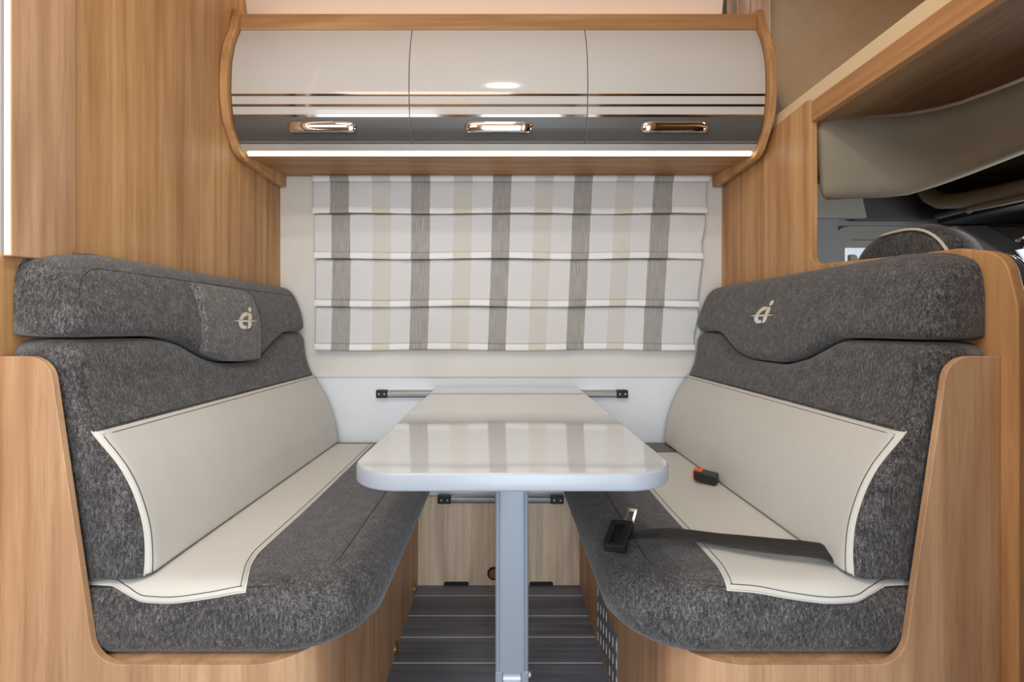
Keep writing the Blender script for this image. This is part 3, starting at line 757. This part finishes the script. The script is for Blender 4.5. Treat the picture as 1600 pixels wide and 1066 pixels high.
bk_ = thing('belt_buckle', (0.53, 1.29, Z(-0.40)), 'black belt buckle with orange press button poking out of the right seat crease', 'buckle')
u = Vector((-0.80, 0.56, 0.10)).normalized(); v = Vector((0.56, 0.80, 0.0)).normalized(); n_ = Vector((0, 0, 1))
T = frame_xf((0.528, 1.286, Z(-0.388)), u, v, n_)
b = MB(); lbox(b, -0.024, 0.030, -0.019, 0.019, -0.014, 0.011, T); b.obj('body', M['black'], bk_, bevel=0.003)
b = MB(); lbox(b, 0.0295, 0.0335, -0.015, 0.015, -0.011, 0.008, T); lbox(b, 0.012, 0.032, -0.014, 0.014, 0.009, 0.0125, T); b.obj('press_button', M['orange'], bk_, bevel=0.001)

# ================================================================== ALCOVE BED AND CAB ON THE RIGHT
setp(MB().box(0.79, 2.3, 1.752, YW, Z(0.40), 2.10).obj('trim_3', M['khaki']), kind='structure')
bed = thing('alcove_bed', (1.3, 1.2, Z(0.51)), 'oak alcove bed platform above the cab with a cream upper edge', 'bed')
MB().box(0.772, 0.792, 0.05, 1.249, Z(0.510), Z(0.560)).obj('front_rail', M['oak_depth'], bed, bevel=0.002)
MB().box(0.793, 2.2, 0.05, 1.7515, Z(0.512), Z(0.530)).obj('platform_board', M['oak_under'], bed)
MB().box(0.778, 0.792, 0.05, 1.7515, Z(0.561), Z(0.600)).obj('edge_board', M['mattress'], bed, bevel=0.003)
MB().box(0.793, 2.2, 0.05, 1.7515, Z(0.531), Z(0.585)).obj('mattress', M['mattress'], bed, bevel=0.01)
# curved lining below the bed
fc = curve([(0.7905, 1.256), (0.800, 1.238), (0.86, 1.222), (0.92, 1.212), (0.985, 1.195), (1.045, 1.140), (1.075, 1.05), (1.09, 0.95)])
xs = [0.7905, 0.80, 0.83, 0.87, 0.91, 0.95, 0.985, 1.02, 1.045]; pp = [(x, fc(x)) for x in xs]+[(1.062, 1.09), (1.074, 1.04), (1.082, 0.97), (1.088, 0.88), (1.092, 0.75), (1.093, 0.60)]
rows = [(0.5055, 0), (0.46, .004), (0.40, .010), (0.355, .014), (0.335, .020), (0.325, .032), (0.322, .05)]
V = []; Fc = []
for z, o_ in rows:
    for i, (x, y) in enumerate(pp):
        a = Vector(pp[max(i-1, 0)]); b_ = Vector(pp[min(i+1, len(pp)-1)]); t = (b_-a).normalized(); nrm = Vector((-t.y, t.x))
        nrm = nrm if nrm.x+nrm.y > 0 else -nrm
        zz = z+0.062*max(0, (x-0.97)/0.12)**1.6*(0.5055-z)/0.18
        V.append((x+nrm.x*o_, y+nrm.y*o_, Z(zz)))
n = len(pp)
for j in range(len(rows)-1):
    for i in range(n-1): a = j*n+i; Fc.append((a, a+1, a+1+n, a+n))
fo = mesh_obj('curved_lining', V, Fc, M['headliner'], None, loc=(0.95, 1.15, Z(0.33)), smooth=True)
s = fo.modifiers.new('t', 'SOLIDIFY'); s.thickness = 0.006; s.offset = 1
setp(fo, 'grey brown curved lining hanging below the oak bed platform', 'panel')

# cab side wall with window, trims
sw = MB()
sw.box(0.79, 1.145, 1.70, 1.752, 0, Z(0.40)); sw.box(1.145, 2.3, 1.72, 1.752, Z(0.345), Z(0.52)); sw.box(1.145, 2.3, 1.72, 1.752, 0, Z(0.10)); sw.box(1.62, 2.3, 1.72, 1.752, Z(0.10), Z(0.345))
setp(sw.obj('wall_cab_side', M['cab_blue'], bevel=0.004), kind='structure')
setp(MB().box(2.26, 2.3, -1.1, 1.752, 0, 2.1).obj('wall_cab_front', M['cab_dark']), kind='structure')
win = MB()
op = fillet([(1.150, Z(0.10), 0.02), (1.62, Z(0.10), 0.02), (1.62, Z(0.345), 0.05), (1.150, Z(0.345), 0.055)], 8)
ip = fillet([(1.185, Z(0.13), 0.015), (1.59, Z(0.13), 0.02), (1.59, Z(0.300), 0.04), (1.185, Z(0.300), 0.04)], 8)
k = len(op)
V = [(x, 1.735, z) for x, z in op]+[(x, 1.728, z) for x, z in ip]+[(x, 1.748, z) for x, z in ip]
Fc = [(i, (i+1) % k, (i+1) % k+k, i+k) for i in range(k)]+[(i+k, (i+1) % k+k, (i+1) % k+2*k, i+2*k) for i in range(k)]
wf = mesh_obj('window_1', V, Fc, M['cab_grey'], smooth=False); setp(wf, kind='structure')
pl = []
for i in range(61):
    x = lerp(1.186, 1.588, i/60); pl.append((x, 1.745+(0.004 if i % 2 else 0)))
V = [(x, y, Z(0.131)) for x, y in pl]+[(x, y, Z(0.272)) for x, y in pl]
mesh_obj('pleated_screen', V, [(i, i+1, i+62, i+61) for i in range(60)], M['pane_lit'], wf)
MB().box(1.186, 1.588, 1.744, 1.750, Z(0.272), Z(0.299)).obj('screen_cassette', M['cab_grey'], wf, bevel=0.002)
cl = MB().prism(fillet([(1.195, Z(0.19), 0.008), (1.222, Z(0.19), 0.012), (1.222, Z(0.245), 0.015), (1.195, Z(0.245), 0.004)], 5), 'xz', 1.715, 1.730).obj('screen_clip', M['cab_grey'], wf, bevel=0.002)
cv = fillet([(0.79, Z(0.362), 0), (1.225, Z(0.362), 0), (1.20, Z(0.478), 0.03), (0.79, Z(0.478), 0)], 5)
setp(MB().prism(cv, 'xz', 1.675, 1.7).obj('pillar_cover', M['cab_grey'], loc=(1.0, 1.69, Z(0.36)), bevel=0.004),
     'light grey plastic cover below the curved lining beside the oak partition', 'panel')
dk = MB()
P = fillet([(1.19, Z(0.357), 0), (2.2, Z(0.357), 0), (2.2, Z(0.50), 0), (1.235, Z(0.50), 0)], 4)
dk.prism(P, 'xz', 1.69, 1.715)
setp(dk.obj('upper_door_trim', M['cab_dark'], loc=(1.6, 1.70, Z(0.36)), bevel=0.006), 'dark grey trim above the cab door window', 'panel')

# overhead storage tray above the windscreen
con = thing('overhead_tray', (1.42, 1.2, Z(0.35)), 'dark cab storage shelf with grey rounded lip beyond the curved lining', 'shelf')
def sweep_yz(path2, r, x):
    m_ = MB(); m_.tube([(x+px, y, Z(z)) for px, y, z in path2], r, 10); return m_
lip = [(0.0, 1.665, 0.485), (0.0, 1.655, 0.455), (0.0, 1.635, 0.425), (0.0, 1.59, 0.395), (0.0, 1.53, 0.382), (0.01, 1.40, 0.374), (0.02, 1.2, 0.372), (0.03, 0.9, 0.372), (0.03, 0.2, 0.372)]
sweep_yz(lip, 0.024, 1.40).obj('lip', M['cab_tray'], con, smooth=True)
lip2 = [(0.02, 1.52, 0.350), (0.0, 1.49, 0.349), (0.0, 1.40, 0.345), (0.01, 1.2, 0.343), (0.02, 0.9, 0.342), (0.02, 0.2, 0.342)]
sweep_yz(lip2, 0.009, 1.40).obj('lower_lip', M['cab_tray'], con, smooth=True)
MB().box(1.40, 1.90, 0.2, 1.62, Z(0.348), Z(0.358)).obj('tray_floor', M['cab_dark'], con)
MB().box(1.86, 1.90, 0.2, 1.68, Z(0.358), Z(0.505)).obj('tray_back', M['matt_black'], con)
MB().box(1.43, 1.90, 0.2, 1.64, Z(0.335), Z(0.346)).obj('tray_underside', M['matt_black'], con)
# windscreen pillar, blacked out windscreen, small daylight at the door quarter window
wsn = thing('windscreen_surround', (1.9, 1.2, Z(0.0)), 'dark windscreen pillar and blackout screen at the far right of the cab', 'windscreen')
pil = MB(); pil.loft([[(1.52+dx, 1.70+dy, Z(0.34)) for dx, dy in ((0, -.02), (.10, -.03), (.12, .02), (0, .02))],
                      [(1.80+dx, 1.62+dy, Z(0.10)) for dx, dy in ((0, -.04), (.12, -.05), (.14, .05), (0, .05))],
                      [(1.98+dx, 1.58+dy, Z(-0.15)) for dx, dy in ((0, -.05), (.12, -.06), (.14, .06), (0, .06))]])
pil.obj('pillar', M['cab_blue'], wsn, bevel=0.01)
V = [(1.92, 1.5, Z(0.330)), (1.92, 0.2, Z(0.330)), (2.22, 0.2, Z(-0.05)), (2.22, 1.5, Z(-0.05))]
s = mesh_obj('blackout_screen', V, [(0, 1, 2, 3)], M['matt_black'], wsn); s.modifiers.new('t', 'SOLIDIFY').thickness = 0.01
dash = MB(); dash.prism(fillet([(1.55, Z(-0.22), 0.05), (2.2, Z(-0.18), 0.02), (2.2, 0.3, 0), (1.65, 0.3, 0)], 6), 'xz', 0.2, 1.48)
setp(dash.obj('dashboard', M['cab_dark'], loc=(1.8, 1.0, 0.3)), 'dark dashboard below the windscreen at the right', 'dashboard')
mir = thing('quarter_window', (1.40, 1.25, Z(0.17)), 'small bright chrome edged quarter window at the right border of the picture', 'window')
MB().tube([(1.365, 1.325, Z(0.225)), (1.385, 1.315, Z(0.238)), (1.42, 1.30, Z(0.246)), (1.47, 1.28, Z(0.247))], 0.005, 8).obj('upper_frame', M['chrome'], mir, smooth=True)
MB().tube([(1.350, 1.335, Z(0.195)), (1.375, 1.325, Z(0.170)), (1.41, 1.31, Z(0.130)), (1.46, 1.29, Z(0.075))], 0.006, 8).obj('lower_frame', M['chrome'], mir, smooth=True)
MB().prism([(1.36, Z(0.200)), (1.385, Z(0.205)), (1.47, Z(0.115)), (1.47, Z(0.080)), (1.41, Z(0.140))], 'xz', 1.318, 1.324).obj('pane', M['pane_lit'], mir)
MB().prism([(1.37, Z(0.205)), (1.40, Z(0.232)), (1.47, Z(0.240)), (1.47, Z(0.12)), (1.385, Z(0.207))], 'xz', 1.316, 1.322).obj('dark_glass', M['black'], mir)

# cab seat behind the partition, rounded back with pale piping
cs = thing('cab_seat', (1.02, 1.12, 0.35), 'charcoal cab seat with pale piping seen over the right bench', 'seat')
def seat_ring(x, wy, top, cy=1.14, bot=-0.45, lean=0.0):
    ring = []
    for i in range(33):
        a = math.pi*i/32; c_, s_ = math.cos(a), math.sin(a)
        y = cy+wy*math.copysign(abs(c_)**0.75, c_); z = 0.02+(top-0.02)*abs(s_)**0.8
        ring.append((x+lean*z, y, Z(z)))
    ring += [(x, cy-wy, Z(bot)), (x, cy+wy, Z(bot))]
    return ring
MB().loft([seat_ring(0.905, 0.12, 0.165), seat_ring(0.896, 0.148, 0.200), seat_ring(0.900, 0.160, 0.215), seat_ring(0.93, 0.168, 0.226), seat_ring(0.975, 0.155, 0.215), seat_ring(0.992, 0.12, 0.18)]).obj('backrest', M['fabric'], cs, smooth=True)
pipe = [(x_, y, z) for (x_, y, z) in [(p[0]-0.004, p[1], p[2]) for p in seat_ring(0.900, 0.160, 0.214)[14:31]]]
MB().tube(pipe, 0.0032, 8).obj('piping', M['piping'], cs, smooth=True)
MB().box(0.90, 1.40, 0.90, 1.36, 0.35, 0.462).obj('seat_pad', M['fabric'], cs, bevel=0.04, seg=4)
MB().box(0.98, 1.30, 0.98, 1.28, 0.0, 0.35).obj('pedestal', M['cab_dark'], cs, bevel=0.01)

# curtain bunched beside the cabinet
cu = thing('bunched_curtain', (0.87, 1.71, Z(0.58)), 'pale bunched curtain hanging between the cabinet and the alcove wall', 'curtain')
wr = curve([(0.545, 0.905), (0.62, 0.945), (0.70, 0.985), (0.76, 0.965), (0.86, 0.93), (0.95, 0.915), (1.18, 0.915)])
V = []; Fc = []; zs = [lerp(0.603, 1.18, i/40) for i in range(41)]; nn_ = 60
fm = []
for z in zs:
    for i in range(nn_+1):
        u = i/nn_; x = lerp(0.765, wr(z), u)
        V.append((x, 1.70+0.018*math.sin(u*26+0.6*math.sin(z*9))+0.006*math.sin(u*61+z*12), Z(z)))
for j in range(40):
    for i in range(nn_): a = j*(nn_+1)+i; Fc.append((a, a+1, a+nn_+2, a+nn_+1)); fm.append(1 if zs[j] < 0.82 else 0)
cc = mesh_obj('cloth', V, Fc, [M['curtain'], M['curtain_grey']], cu, smooth=True, fm=fm, recalc=False)
cc.modifiers.new('t', 'SOLIDIFY').thickness = 0.0015
